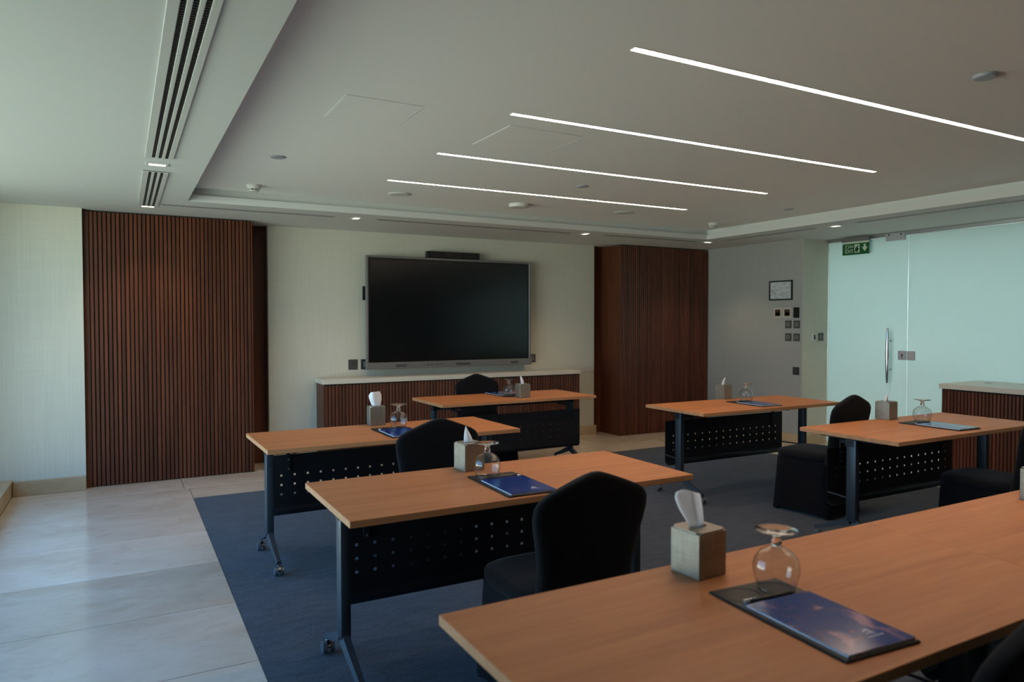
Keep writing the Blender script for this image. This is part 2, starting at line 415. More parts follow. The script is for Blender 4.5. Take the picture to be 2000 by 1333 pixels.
# door furniture
h = bmesh.new()
xh = X_GL - .062
loft(h, [ring(xh, 4.874, z, r, r, 14) for z, r in ((.775, .011), (.83, .015), (.95, .0195), (1.08, .021), (1.21, .0195), (1.33, .015), (1.385, .010))])
hd = obj('handle', h, 'chrome', d1, smooth=True, angle=50)
for z in (.925, 1.24):
    s = bmesh.new(); tube(s, (xh + .015, 4.874, z), (X_GL - .001, 4.874, z), .011, n=12); obj('standoff', s, 'steel', hd, smooth=True, angle=50)
lk = obj('lock', bm_box(X_GL - .014, X_GL - .0005, 4.695, 4.785, 1.035, 1.135, bev=.003), 'fitting_grey', d1)
k = bmesh.new(); tube(k, (X_GL - .018, 4.735, 1.09), (X_GL - .0135, 4.735, 1.09), .010, n=12); box(k, X_GL - .018, X_GL - .0135, 4.731, 4.739, 1.06, 1.09); obj('keyhole', k, 'plate_dark', lk)
obj('patch_fitting', bm_box(X_GL - .02, X_GL - .0005, 4.72, 4.94, 2.345, 2.428, bev=.002), 'fitting_grey', d1)
for y in (4.76, 4.90):
    s = bmesh.new(); tube(s, (X_GL - .024, y, 2.41), (X_GL - .0195, y, 2.41), .010, n=10); obj('screw', s, 'plate_dark', d1)
tag(obj('strike_plate', bm_box(X_GL - .014, X_GL - .0005, 4.595, 4.683, 1.035, 1.135, bev=.003), 'fitting_grey'), 'square metal strike plate on fixed glass pane beside door lock', 'strike plate')

# ================================================================ slatted oak panels
slat_meshes = {}
def slat_mesh(w, d, h):
    k = (w, d, h)
    if k not in slat_meshes:
        bb = bmesh.new()
        c = .004
        pr = [(-w / 2, 0), (-w / 2, -d + c), (-w / 2 + c, -d), (w / 2 - c, -d), (w / 2, -d + c), (w / 2, 0)]
        loft(bb, [[(x, y, 0) for x, y in pr], [(x, y, h) for x, y in pr]])
        slat_meshes[k] = mesh('slat', bb, 'slat_wood')
    return slat_meshes[k]
def slats(parent, x0, x1, y, z0, z1, pitch=.034, w=.0265, d=.014, along='x'):
    n = max(1, round((x1 - x0) / pitch)); p = (x1 - x0) / n; me = slat_mesh(w, d, round(z1 - z0, 4))
    for i in range(n):
        u = x0 + (i + .5) * p
        if along == 'x': obj('slat', me, None, parent, loc=(u, y, z0))
        else: obj('slat', me, None, parent, loc=(y, u, z0), rz=-PI / 2)
t = thing('slatted_wall_panel', 'tall dark walnut slatted wall panel beside the pale window pier', 'wall panel', (0, 0, 0))
obj('backing', bm_box(PX0 + .001, PX1, Y_PAN + .0145, Y_REC, 0.001, Z_SOF - .012), 'slat_gap', t)
obj('side_board', bm_box(PX1, PX1 + .012, Y_PAN, Y_REC, .001, Z_SOF - .012), 'panel_wood', t)
obj('edge_board', bm_box(PX0, PX0 + .04, Y_PAN, Y_PAN + .014, .001, Z_SOF - .012), 'panel_wood', t)
slats(t, PX0 + .042, PX1, Y_PAN + .0145, .006, Z_SOF - .014)
t = thing('slatted_wall_panel', 'dark walnut slatted wall panel beside the grey wall with switches', 'wall panel', (0, 0, 0))
obj('backing', bm_box(QX0 + .014, QX1 - .003, Y_PAN + .0145, Y_REC, 0.001, Z_SOF - .012), 'slat_gap', t)
obj('side_board', bm_box(QX0, QX0 + .013, Y_PAN, Y_REC, .001, Z_SOF - .012), 'panel_wood', t)
slats(t, QX0 + .015, QX1 - .004, Y_PAN + .0145, .006, Z_SOF - .014)

# ================================================================ sideboards
t = thing('sideboard', 'long low walnut slatted sideboard with pale stone top under the screen', 'sideboard', (0, 0, 0))
SX0, SX1, SY = 1.80, 4.90, 7.235
obj('body', bm_box(SX0, SX1, SY, Y_TV - .026, .06, .818), 'slat_gap', t)
for x in (SX0 - .014, SX1): obj('side_board', bm_box(x, x + .014, SY - .008, Y_TV - .026, .001, .818), 'panel_wood', t)
obj('plinth', bm_box(SX0 + .02, SX1 - .02, SY + .03, SY + .05, .001, .06), 'slat_gap', t)
obj('top', bm_box(SX0 - .025, SX1 + .02, SY - .025, Y_TV - .002, .8185, .868, bev=.003), 'stone_top', t)
slats(t, SX0 + .001, SX1 - .001, SY, .062, .805, pitch=.036, w=.028, d=.012)
t = thing('sideboard', 'walnut slatted sideboard with pale top against the frosted glass', 'sideboard', (0, 0, 0))
RX0, RX1, RY0, RY1 = 6.80, 7.44, .9, 3.90
obj('body', bm_box(RX0, RX1, RY0, RY1, .06, .82), 'slat_gap', t)
obj('side_board', bm_box(RX0 - .008, RX1, RY1, RY1 + .016, .001, .82), 'panel_wood', t)
obj('plinth', bm_box(RX0 + .03, RX0 + .05, RY0, RY1 - .02, .001, .06), 'slat_gap', t)
obj('top', bm_box(RX0 - .03, RX1 + .01, RY0, RY1 + .035, .8205, .868, bev=.003), 'stone_top', t)
gr = bmesh.new(); lathe(gr, [(.03, .868), (.03, .871), (.024, .8715)], 16, cx=7.2, cy=3.72); obj('cable_grommet', gr, 'steel', t, smooth=True, angle=40)
slats(t, RY0, RY1 - .001, RX0, .062, .806, pitch=.031, w=.0245, d=.012, along='y')

# ================================================================ screen and wall pieces
t = thing('interactive_display', 'large dark flat screen with grey frame mounted above the sideboard', 'display', (0, 0, 0))
VX0, VX1, VZ0, VZ1, VY = 2.297, 4.340, .940, 2.172, 7.43
obj('back_case', bm_box(VX0 + .03, VX1 - .03, VY + .03, VY + .085, VZ0 + .05, VZ1 - .03), 'black_plastic', t)
obj('wall_mount', bm_box(VX0 + .5, VX1 - .5, VY + .085, Y_TV - .0005, 1.3, 1.9), 'black_plastic', t)
b = bmesh.new(); e_ = .026
box(b, VX0, VX0 + e_, VY - .006, VY + .03, VZ0 + .075, VZ1, bev=.003); box(b, VX1 - e_, VX1, VY - .006, VY + .03, VZ0 + .075, VZ1, bev=.003)
box(b, VX0 + e_, VX1 - e_, VY - .006, VY + .03, VZ1 - .022, VZ1, bev=.003)
obj('frame', b, 'bezel_grey', t)
lb = obj('lower_bezel', bm_box(VX0 - .004, VX1 + .004, VY - .022, VY + .03, VZ0, VZ0 + .0745, bev=.006, seg=2), 'bezel_grey', t)
for x, w in ((2.62, .13), (3.34, .18), (4.05, .10)): obj('speaker_grille', bm_box(x, x + w, VY - .0235, VY - .0215, VZ0 + .02, VZ0 + .05), 'grille_dark', lb)
for x in (2.985, 3.03): obj('port', bm_box(x, x + .022, VY - .0235, VY - .0215, VZ0 + .03, VZ0 + .042), 'plate_dark', lb)
obj('button_strip', bm_box(3.09, 3.20, VY - .0235, VY - .0215, VZ0 + .036, VZ0 + .044), 'grille_dark', lb)
sc = obj('screen_border', bm_box(VX0 + e_, VX1 - e_, VY + .002, VY + .028, VZ0 + .0755, VZ1 - .0225), 'screen_border', t)
obj('screen_glass', bm_box(VX0 + .05, VX1 - .05, VY - .0005, VY + .0015, VZ0 + .095, VZ1 - .045), 'screen', sc)
obj('side_module', bm_box(VX0 - .022, VX0 + .02, VY + .035, VY + .06, 1.69, 1.84), 'black_plastic', t)
t = thing('video_bar', 'slim black conference camera bar sitting above the screen', 'camera bar', (3.333, 7.47, 2.176))
obj('body', bm_box(-.325, .325, -.035, .04, .0, .075, bev=.006, seg=2), 'screen_border', t)
b = bmesh.new(); tube(b, (0, -.040, .04), (0, -.0345, .04), .019, n=18); obj('lens', b, 'screen_border', t, smooth=True, angle=40)
for x in (-.28, .10): obj('grille', bm_box(x, x + .18, -.0365, -.0348, .012, .062), 'black_plastic', t)

def plate(label, loc, face, w=.088, h=.092, m='plate_grey', marks=(), name='wall_plate', cat='wall plate', group=None):
    """face '-y' or '-x': a plate standing on a wall"""
    rz = {'-y': 0, '-x': -PI / 2}[face]
    t = thing(name, label, cat, loc, rz, group)
    obj('cover', bm_box(-w / 2, w / 2, -.010, -.0003, -h / 2, h / 2, bev=.002), m, t)
    for (a, c, d, g, mm) in marks: obj('insert', bm_box(a, c, -.0118, -.0095, d, g), mm, t)
    return t
sock = ((-.028, .028, -.028, .028, 'plate_grey'), (-.006, .006, .006, .018, 'plate_dark'), (-.018, -.008, -.014, -.004, 'plate_dark'), (.008, .018, -.014, -.004, 'plate_dark'))
plate('bronze grey socket plate on pale wall left of the screen', (2.183, Y_TV, .994), '-y', .10, .11, 'plate_grey', sock)
plate('dark wall plate half hidden behind lower left screen corner', (2.318, Y_TV, .993), '-y', .095, .11, 'plate_dark', ((-.02, .02, -.03, .03, 'plate_mark'),))
plate('grey wall plate peeking out beside lower right screen corner', (4.43, Y_TV, 1.006), '-y', .09, .10, 'plate_grey', ((-.02, .02, -.03, .03, 'plate_mark'),))
sw2 = ((-.026, -.002, -.026, .026, 'plate_mark'), (.002, .026, -.026, .026, 'plate_mark'))
plate('upper left grey light switch under the second thermostat', (X_RW, 5.887, 1.422), '-x', marks=sw2, name='light_switch', cat='switch')
plate('upper right grey light switch under the black panel', (X_RW, 5.765, 1.422), '-x', marks=sw2, name='light_switch', cat='switch')
plate('lower left grey light switch of the four', (X_RW, 5.886, 1.268), '-x', marks=sw2, name='light_switch', cat='switch')
plate('lower right grey light switch of the four', (X_RW, 5.766, 1.268), '-x', marks=sw2, name='light_switch', cat='switch')
plate('lone dark socket plate low on the grey wall', (X_RW, 5.770, .868), '-x', m='plate_dark', marks=sock)
th = ((-.042, .042, -.042, .042, 'thermo_dark'), (-.026, .026, -.03, .004, 'plate_grey'))
plate('cream framed thermostat farther left below the certificate', (X_RW, 6.041, 1.562), '-x', .115, .115, 'cream_plastic', th, 'thermostat', 'thermostat')
plate('cream framed thermostat next to the black control panel', (X_RW, 5.900, 1.562), '-x', .115, .115, 'cream_plastic', th, 'thermostat', 'thermostat')
plate('black glossy control panel beside the thermostats', (X_RW, 5.772, 1.562), '-x', .082, .125, 'screen_border', ((-.034, .034, -.055, .055, 'screen'),), 'control_panel', 'control panel')
plate('white rocker switch plate on the return by the glass door', (7.213, Y_RET, 1.269), '-y', .085, .092, 'white_plastic', ((.0, .03, -.03, .03, 'plate_dark'),), 'light_switch', 'switch')
plate('grey switch plate nearest the glass door edge', (7.345, Y_RET, 1.274), '-y', .085, .092, 'plate_grey', sw2, 'light_switch', 'switch')
t = thing('framed_certificate', 'small black framed certificate hanging on grey wall', 'picture frame', (X_RW, 6.0, 1.834), -PI / 2)
b = bmesh.new(); w_, h_, q = .172, .119, .016
for a in ((-w_, w_, h_ - q, h_), (-w_, w_, -h_, -h_ + q), (-w_, -w_ + q, -h_ + q, h_ - q), (w_ - q, w_, -h_ + q, h_ - q)): box(b, a[0], a[1], -.018, -.0005, a[2], a[3], bev=.001)
obj('frame', b, 'frame_black', t); obj('print', bm_box(-w_ + q, w_ - q, -.010, -.0005, -h_ + q, h_ - q), 'certificate_print', t)

# exit sign hung in front of the glass
t = thing('exit_sign', 'green hanging exit sign with running man and down arrow', 'sign', (7.40, 5.27, 2.225), -PI / 2)
W2 = .168
obj('housing', bm_box(-.172, .172, -.022, .022, .150, .192, bev=.002), 'bezel_grey', t)
obj('panel', bm_box(-W2, W2, -.004, .004, 0, .128), 'sign_green', t)
obj('clear_edge', bm_box(-W2, W2, -.003, .003, .1285, .1495), 'sign_white', t)
for x in (-.10, .10):
    s = bmesh.new(); tube(s, (x, 0, .192), (x, 0, .2095), .002, n=6); obj('wire', s, 'steel', t)
def flat(pts, y=-.0055, th=.0013):
    bb = bmesh.new(); loft(bb, [[(x, y, z) for x, z in pts], [(x, y + th, z) for x, z in pts]]); return bb
obj('arrow', flat([(.105, .112), (.128, .112), (.128, .078), (.152, .078), (.1165, .030), (.081, .078), (.105, .078)]), 'sign_white', t)
dr = obj('doorway', flat([(-.012, .022), (.052, .022), (.052, .116), (-.012, .116)]), 'sign_white', t)
man = [[(.022, .090), (.030, .104), (.042, .100), (.040, .088), (.028, .084)],
       [(.004, .082), (.014, .092), (.030, .084), (.036, .070), (.044, .070), (.046, .062), (.032, .062), (.026, .054), (.034, .042), (.026, .026), (.018, .030), (.024, .042), (.014, .052), (.004, .036), (-.010, .030), (-.010, .038), (.000, .044), (.010, .062), (.016, .078), (.008, .074)]]
for p in man:
    bb = bmesh.new(); vs = [bb.verts.new((x, -.0068, z)) for x, z in p]; f = bb.faces.new(vs); bmesh.ops.triangulate(bb, faces=[f])
    obj('running_figure', bb, 'sign_green', dr)
def text_obj(body, size, x, z, parent, ysc=1., width=None):
    cu = bpy.data.curves.new('lettering', 'FONT'); cu.body = body; cu.size = size; cu.extrude = .0006; cu.align_x = 'CENTER'
    cu.resolution_u = 3
    o = bpy.data.objects.new('lettering', cu); COL.objects.link(o)
    dg = bpy.context.evaluated_depsgraph_get(); me = bpy.data.meshes.new_from_object(o.evaluated_get(dg))
    bpy.data.objects.remove(o)
    if width and len(me.vertices):
        xx = [v.co.x for v in me.vertices]; s = width / max(1e-6, max(xx) - min(xx))
        for v in me.vertices: v.co.x *= s
    for v in me.vertices: v.co = Vector((v.co.x, -v.co.z, v.co.y))
    me.materials.clear(); me.materials.append(MATS['sign_white'])
    p = obj('lettering', me, None, parent, loc=(x, -.0052, z))
    return p
text_obj('EXIT', .058, -.078, .022, t, width=.104)
text_obj('\ufe9d\ufeae\ufea8\ufee3', .072, -.078, .084, t, width=.105)

# ================================================================ ceiling fixtures
for i, y in enumerate(LY):
    t = thing('linear_light', ['recessed linear ceiling light overhead, above the nearest table'] [0] if i == 0 else ['nearest', 'second nearest', 'third nearest', 'farthest'][i - 1] + ' of the four recessed linear lights in view', 'ceiling light', ((LX0 + LX1) / 2, y, Z_CEIL), 0, 'recessed linear ceiling lights')
    hl = (LX1 - LX0) / 2
    obj('diffuser', bm_box(-hl + .004, hl - .004, -LW + .002, LW - .002, .006, .012), 'led', t)
    b = bmesh.new()
    for q in ((-hl, hl, -LW - .002, -LW + .001), (-hl, hl, LW - .001, LW + .002), (-hl - .002, -hl + .003, -LW, LW), (hl - .003, hl + .002, -LW, LW)): box(b, q[0], q[1], q[2], q[3], -.002, .03)
    obj('trim', b, 'air_frame', t)
def diffuser(label, cx, cy, L, Wd, slots, rz, group, ribs=True):
    """linear air diffuser hanging flush under the soffit, length along local y"""
    t = thing('air_diffuser', label, 'air vent', (cx, cy, Z_SOF), rz, group)
    sw = Wd * .115 if slots == 3 else Wd * .62
    obj('backing', bm_box(-Wd / 2 + .002, Wd / 2 - .002, -L / 2 + .002, L / 2 - .002, -.0035, -.0005), 'air_dark', t)
    edges = []
    if slots == 3:
        bw = [.24, .11, .11, .18]; tot = sum(bw) + 3 * .12; x = -Wd / 2
        for k2, w in enumerate(bw):
            ww = w / tot * Wd; obj('bar', bm_box(x, x + ww, -L / 2, L / 2, -.0085, -.0036, bev=.001), 'air_frame', t); edges.append((x, x + ww)); x += ww + .12 / tot * Wd
    else:
        for x0, x1 in ((-Wd / 2, -sw / 2), (sw / 2, Wd / 2)): obj('bar', bm_box(x0, x1, -L / 2, L / 2, -.0048, -.0036), 'air_frame', t); edges.append((x0, x1))
    for s_ in (-1, 1): obj('end_cap', bm_box(edges[0][1], edges[-1][0], s_ * L / 2 - .012 if s_ > 0 else -L / 2, L / 2 if s_ > 0 else -L / 2 + .012, -.0056, -.0037), 'air_frame', t)
    if ribs and slots == 3:
        b = bmesh.new(); n = int(L / .021)
        for k2 in range(1, n):
            y = -L / 2 + k2 * L / n
            for (a0, a1), (c0, c1) in zip(edges, edges[1:]): box(b, a1, c0, y - .003, y + .003, -.0075, -.0037)
        tag(obj('vanes', b, 'plate_grey', t), kind='stuff')
    return t
diffuser('long three slot air vent at the upper left of the ceiling', .2085, 2.97, 3.54, .152, 3, 0, 'three slot air vents')
diffuser('short three slot air vent above the left slatted panel', .2060, 5.945, 1.53, .152, 3, 0, 'three slot air vents')
diffuser('single slot air vent above the left slatted panel', 1.03, 6.62, 1.46, .055, 1, PI / 2, 'single slot air vents')
diffuser('single slot air vent over the big screen', 3.26, 6.60, 2.22, .055, 1, PI / 2, 'single slot air vents')
diffuser('single slot air vent over the right slatted panel', 5.48, 6.55, 1.40, .055, 1, PI / 2, 'single slot air vents')
diffuser('single slot air vent over the grey switch wall', 6.40, 5.66, 1.26, .055, 1, 0, 'single slot air vents')
diffuser('single slot air vent along the frosted glass partition', 6.40, 2.95, 3.2, .055, 1, 0, 'single slot air vents')
def spot(label, x, y, rz=0):
    t = thing('downlight', label, 'downlight', (x, y, Z_SOF), rz, 'twin recessed downlights')
    b = bmesh.new()
    for q in ((-.062, -.048, -.040, .040), (.048, .062, -.040, .040), (-.048, .048, -.040, -.027), (-.048, .048, .027, .040)): box(b, *q, -.006, -.0005)
    obj('trim', b, 'air_frame', t)
    for y0, y1 in ((-.026, -.005), (.005, .026)): obj('lens', bm_box(-.046, .046, y0, y1, -.004, -.0006), 'spot_lens', t)
    lp = bpy.data.lights.new('downlight_lamp', 'SPOT'); lp.energy = SPOT_W; lp.color = (1.0, .70, .42); lp.spot_size = R(105); lp.spot_blend = .7; lp.shadow_soft_size = .04
    lo = bpy.data.objects.new('downlight_lamp', lp); COL.objects.link(lo); lo.parent = t; lo.location = (0, 0, -.012)
SPOT_W = 22.0
spot('twin downlight between the two three slot air vents', .206, 4.95)
spot('twin downlight at end of the short three slot vent', .206, 6.76)
spot('twin downlight left of the big screen vent', 1.95, 6.60, PI / 2)
spot('twin downlight right of the big screen vent', 4.53, 6.55, PI / 2)
spot('twin downlight at the far right soffit corner', 6.33, 6.52)
spot('twin downlight above the frosted glass door', 6.42, 4.80, PI / 2)
def detector(label, x, y, r=.052):
    t = thing('smoke_detector', label, 'smoke detector', (x, y, Z_CEIL), 0, 'smoke detectors')
    b = bmesh.new(); lathe(b, [(r * 1.08, -.0005), (r * 1.08, -.012), (r, -.016), (r * .92, -.034)], 28); obj('base', b, 'white_plastic', t, smooth=True, angle=40)
    b = bmesh.new(); lathe(b, [(r * .62, -.0342), (r * .62, -.044)], 20); obj('chamber', b, 'grille_dark', t, smooth=True, angle=40)
    for i in range(8):
        a = i * PI / 4; obj('fin', bm_box(r * .55, r * .8, -.003, .003, -.044, -.0342), 'white_plastic', t, rz=a)
    b = bmesh.new(); lathe(b, [(r * .82, -.0442), (r * .8, -.050), (r * .5, -.055)], 24); obj('cap', b, 'white_plastic', t, smooth=True, angle=40)
detector('white smoke detector near the left tray corner', .94, 6.0); detector('white smoke detector near the right tray corner', 5.77, 5.86)
def disc(name, label, cat, x, y, r, m, h=.006, group=None, ring_=True):
    t = thing(name, label, cat, (x, y, Z_CEIL), 0, group)
    b = bmesh.new(); lathe(b, [(r, -.0005), (r, -h * .5), (r * .94, -h)], 36); obj('rim', b, m, t, smooth=True, angle=40)
    b = bmesh.new(); lathe(b, [(r * .84, -h - .0002), (r * .82, -h - .0022)], 32); obj('grille', b, m, t, smooth=True, angle=40)
disc('ceiling_speaker', 'round flush ceiling speaker left of the farthest light', 'speaker', 2.10, 5.82, .10, 'soffit_paint')
disc('ceiling_speaker', 'round flush ceiling speaker near right end of the farthest light', 'speaker', 4.42, 5.72, .10, 'soffit_paint')
disc('ceiling_sensor', 'white domed ceiling sensor behind the farthest linear light', 'sensor', 3.257, 5.79, .095, 'white_plastic', .03)
G = 'grey ceiling discs'
disc('sprinkler_cover', 'small grey ceiling disc near the left tray edge', 'sprinkler', .922, 4.90, .05, 'disc_grey', .006, G)
disc('sprinkler_cover', 'small grey ceiling disc between the two farthest lights', 'sprinkler', 3.275, 4.78, .045, 'disc_grey', .006, G)
disc('sprinkler_cover', 'small grey ceiling disc near the glass side tray edge', 'sprinkler', 5.69, 4.78, .05, 'disc_grey', .006, G)
disc('sprinkler_cover', 'grey ceiling disc above nearest light at the upper right', 'sprinkler', 3.384, 1.78, .05, 'disc_grey', .012, G)
def hatch(label, x0, x1, y0, y1):
    t = thing('access_hatch', label, 'access hatch', ((x0 + x1) / 2, (y0 + y1) / 2, Z_CEIL)); a, c = (x1 - x0) / 2, (y1 - y0) / 2
    obj('panel', bm_box(-a + .005, a - .005, -c + .005, c - .005, -.0016, -.0003), 'ceiling_paint', t)
    b = bmesh.new()
    for q in ((-a - .002, a + .002, -c - .002, -c + .002), (-a - .002, a + .002, c - .002, c + .002), (-a - .002, -a + .002, -c + .002, c - .002), (a - .002, a + .002, -c + .002, c - .002)): box(b, *q, -.0016, -.0003)
    obj('edge', b, 'ceiling_paint', t)
hatch('square ceiling access hatch left of the linear lights', .963, 1.362, 3.405, 3.82); hatch('ceiling access hatch between the second and third linear lights', 1.912, 2.418, 3.50, 3.985)

# ================================================================ flip-top training tables
TL, TW, TH = 1.6176, .6953, .74
HL, HW = TL / 2, TW / 2
COLX = HL - .072
def make_table():
    t = thing('training_table', 'x', 'table')
    b = bm_box(-HL, HL, -HW, HW, TH - .026, TH, bev=.0012)
    b.normal_update()
    for f in b.faces: f.material_index = 1 if abs(f.normal.z) < .3 else 0
    obj('tabletop', b, ('table_wood', 'edge_band'), t)
    obj('beam', bm_box(-COLX + .03, COLX - .03, -.03, .03, .655, .70), 'table_metal', t)
    for s in (-1, 1):
        b = bmesh.new(); x = s * COLX
        box(b, x - .021, x + .021, -.034, .034, .175, .70, bev=.006, seg=2)
        lg = obj('leg', b, 'table_metal', t, angle=40)
        b = bmesh.new(); box(b, x - .023, x + .023, -.018, .040, .655, .7135); box(b, x - .045 - s * .02, x + .045 - s * .02, -.22, .22, .700, .7138)
        obj('hinge_plate', b, 'black_plastic', lg)
        for d in (-1, 1):
            rr = []
            for k in range(7):
                u = k / 6; y = d * (.010 + .262 * u); z = .205 - .118 * (u ** .9) - .0 * u; hh = .045 - .025 * u; w = .021 - .006 * u
                rr.append([(x - w, y, z - hh / 1.0), (x + w, y, z - hh), (x + w * .7, y, z), (x - w * .7, y, z)])
            b = bmesh.new(); loft(b, rr); obj('foot', b, 'table_metal', lg)
            b = bmesh.new(); yc = d * .262
            for wx in (-.016, .016): tube(b, (x + wx - .009, yc, .030), (x + wx + .009, yc, .030), .026, n=18)
            cst = obj('caster', b, 'caster_grey', lg, smooth=True, angle=40)
            b = bmesh.new()
            for k in range(7):
                pass
            pr = [(.031 * math.cos(a), .030 + .031 * math.sin(a)) for a in [PI * k / 8 for k in range(9)]]
            loft(b, [[(x - .006, yc + p, q) for p, q in pr], [(x + .006, yc + p, q) for p, q in pr]]); tube(b, (x, yc, .058), (x, yc, .078), .008, n=8)
            obj('caster_fork', b, 'chrome', lg, smooth=True, angle=35)
    # perforated modesty panel on the far side of the legs
    x0, x1, yp = -HL + .098, HL - .098, .208
    px, pz, nx, nz, r = .083, .060, 16, 3, .0080
    hx0 = -HL + .187 - px / 2; hz0 = .355 - pz / 2
    gx = [x0] + [hx0 + i * px for i in range(nx + 1)] + [x1]; gz = [.272] + [hz0 + i * pz for i in range(nz + 1)] + [.606]
    b = bmesh.new(); V = {}
    def vv(x, z):
        k = (round(x, 5), round(z, 5))
        if k not in V: V[k] = b.verts.new((x, yp, z))
        return V[k]
    for i in range(len(gx) - 1):
        for j in range(len(gz) - 1):
            c = [vv(gx[i], gz[j]), vv(gx[i + 1], gz[j]), vv(gx[i + 1], gz[j + 1]), vv(gx[i], gz[j + 1])]
            if 1 <= i <= nx and 1 <= j <= nz:
                cx, cz = (gx[i] + gx[i + 1]) / 2, (gz[j] + gz[j + 1]) / 2
                o8 = [b.verts.new((cx + r * math.cos(R(-112.5 + 45 * k)), yp, cz + r * math.sin(R(-112.5 + 45 * k)))) for k in range(8)]
                # o8[0],o8[1] bottom; 2,3 right; 4,5 top; 6,7 left
                for q in range(4):
                    b.faces.new((c[q], c[(q + 1) % 4], o8[2 * q + 1], o8[2 * q]))
                    b.faces.new((c[(q + 1) % 4], o8[(2 * q + 2) % 8], o8[2 * q + 1]))
            else: b.faces.new(c)
    lip = [(yp, .272), (yp - .004, .258), (yp - .014, .246), (yp - .030, .239), (yp - .050, .237)]
    for i in range(len(gx) - 1):
        prev = [vv(gx[i], .272), vv(gx[i + 1], .272)]
        for (y, z) in lip[1:]:
            k0 = (round(gx[i], 5), 'l', z); k1 = (round(gx[i + 1], 5), 'l', z)
            for k2, gxx in ((k0, gx[i]), (k1, gx[i + 1])):
                if k2 not in V: V[k2] = b.verts.new((gxx, y, z))
            b.faces.new((prev[0], prev[1], V[k1], V[k0])); prev = [V[k0], V[k1]]
    mp = obj('modesty_panel', b, 'panel_metal', t)
    md = mp.modifiers.new('thickness', 'SOLIDIFY'); md.thickness = .0022; md.offset = 0
    for xx in (-HL + .23, HL - .23):
        b = bmesh.new(); box(b, xx - .013, xx + .013, yp - .012, yp - .0015, .50, .66); box(b, xx - .013, xx + .013, .03, yp - .012, .64, .66)
        br = obj('bracket', b, 'panel_metal', mp)
        for z in (.515, .575):
            s = bmesh.new(); tube(s, (xx, yp - .015, z), (xx, yp - .0118, z), .006, n=8); obj('bolt', s, 'caster_grey', mp)
    for sx_, xe in ((-1, x0 + .006), (1, x1 - .004)):
        b = bmesh.new(); tube(b, (sx_ * COLX, .034, .32), (xe, yp - .003, .32), .006, n=8); obj('stay_rod', b, 'table_metal', t, smooth=True, angle=40)
    return t
table = make_table()
def place_table(fx, fy, deg, label, flip=False, first=False):
    th = R(deg); c, s = math.cos(th), math.sin(th)
    loc = (fx + c * HL - s * HW, fy + s * HL + c * HW, 0.0045)
    rz = th + (PI if flip else 0)
    if first:
        table.location = loc; table.rotation_euler = (0, 0, rz); table['label'] = label; table['group'] = GT; return table
    return copy_tree(table, loc, rz, label, GT)
GT = 'wood topped training tables'
T = {}
T['B'] = place_table(.6993, 2.469, .05, 'training table in the left block, second from the nearest', first=True)
T['A'] = place_table(.6958, 4.073, .90, 'training table in the left block with the chair overlapping its front edge, third from nearest')
T['D'] = place_table(2.386, 5.583, .57, 'presenter table facing the room in front of the screen', flip=True)
T['E'] = place_table(3.925, 4.076, -.22, 'right block training table farthest back, before the grey switch wall')
T['F'] = place_table(3.984, 2.543, -.19, 'right block training table near the frosted glass side')
T['C'] = place_table(.6626, .880, 0, 'large nearest training table filling the bottom of the picture')
T['G'] = place_table(.6626 + TL + .0004, .880, 0, 'nearest training table at the right edge, joined end to end')

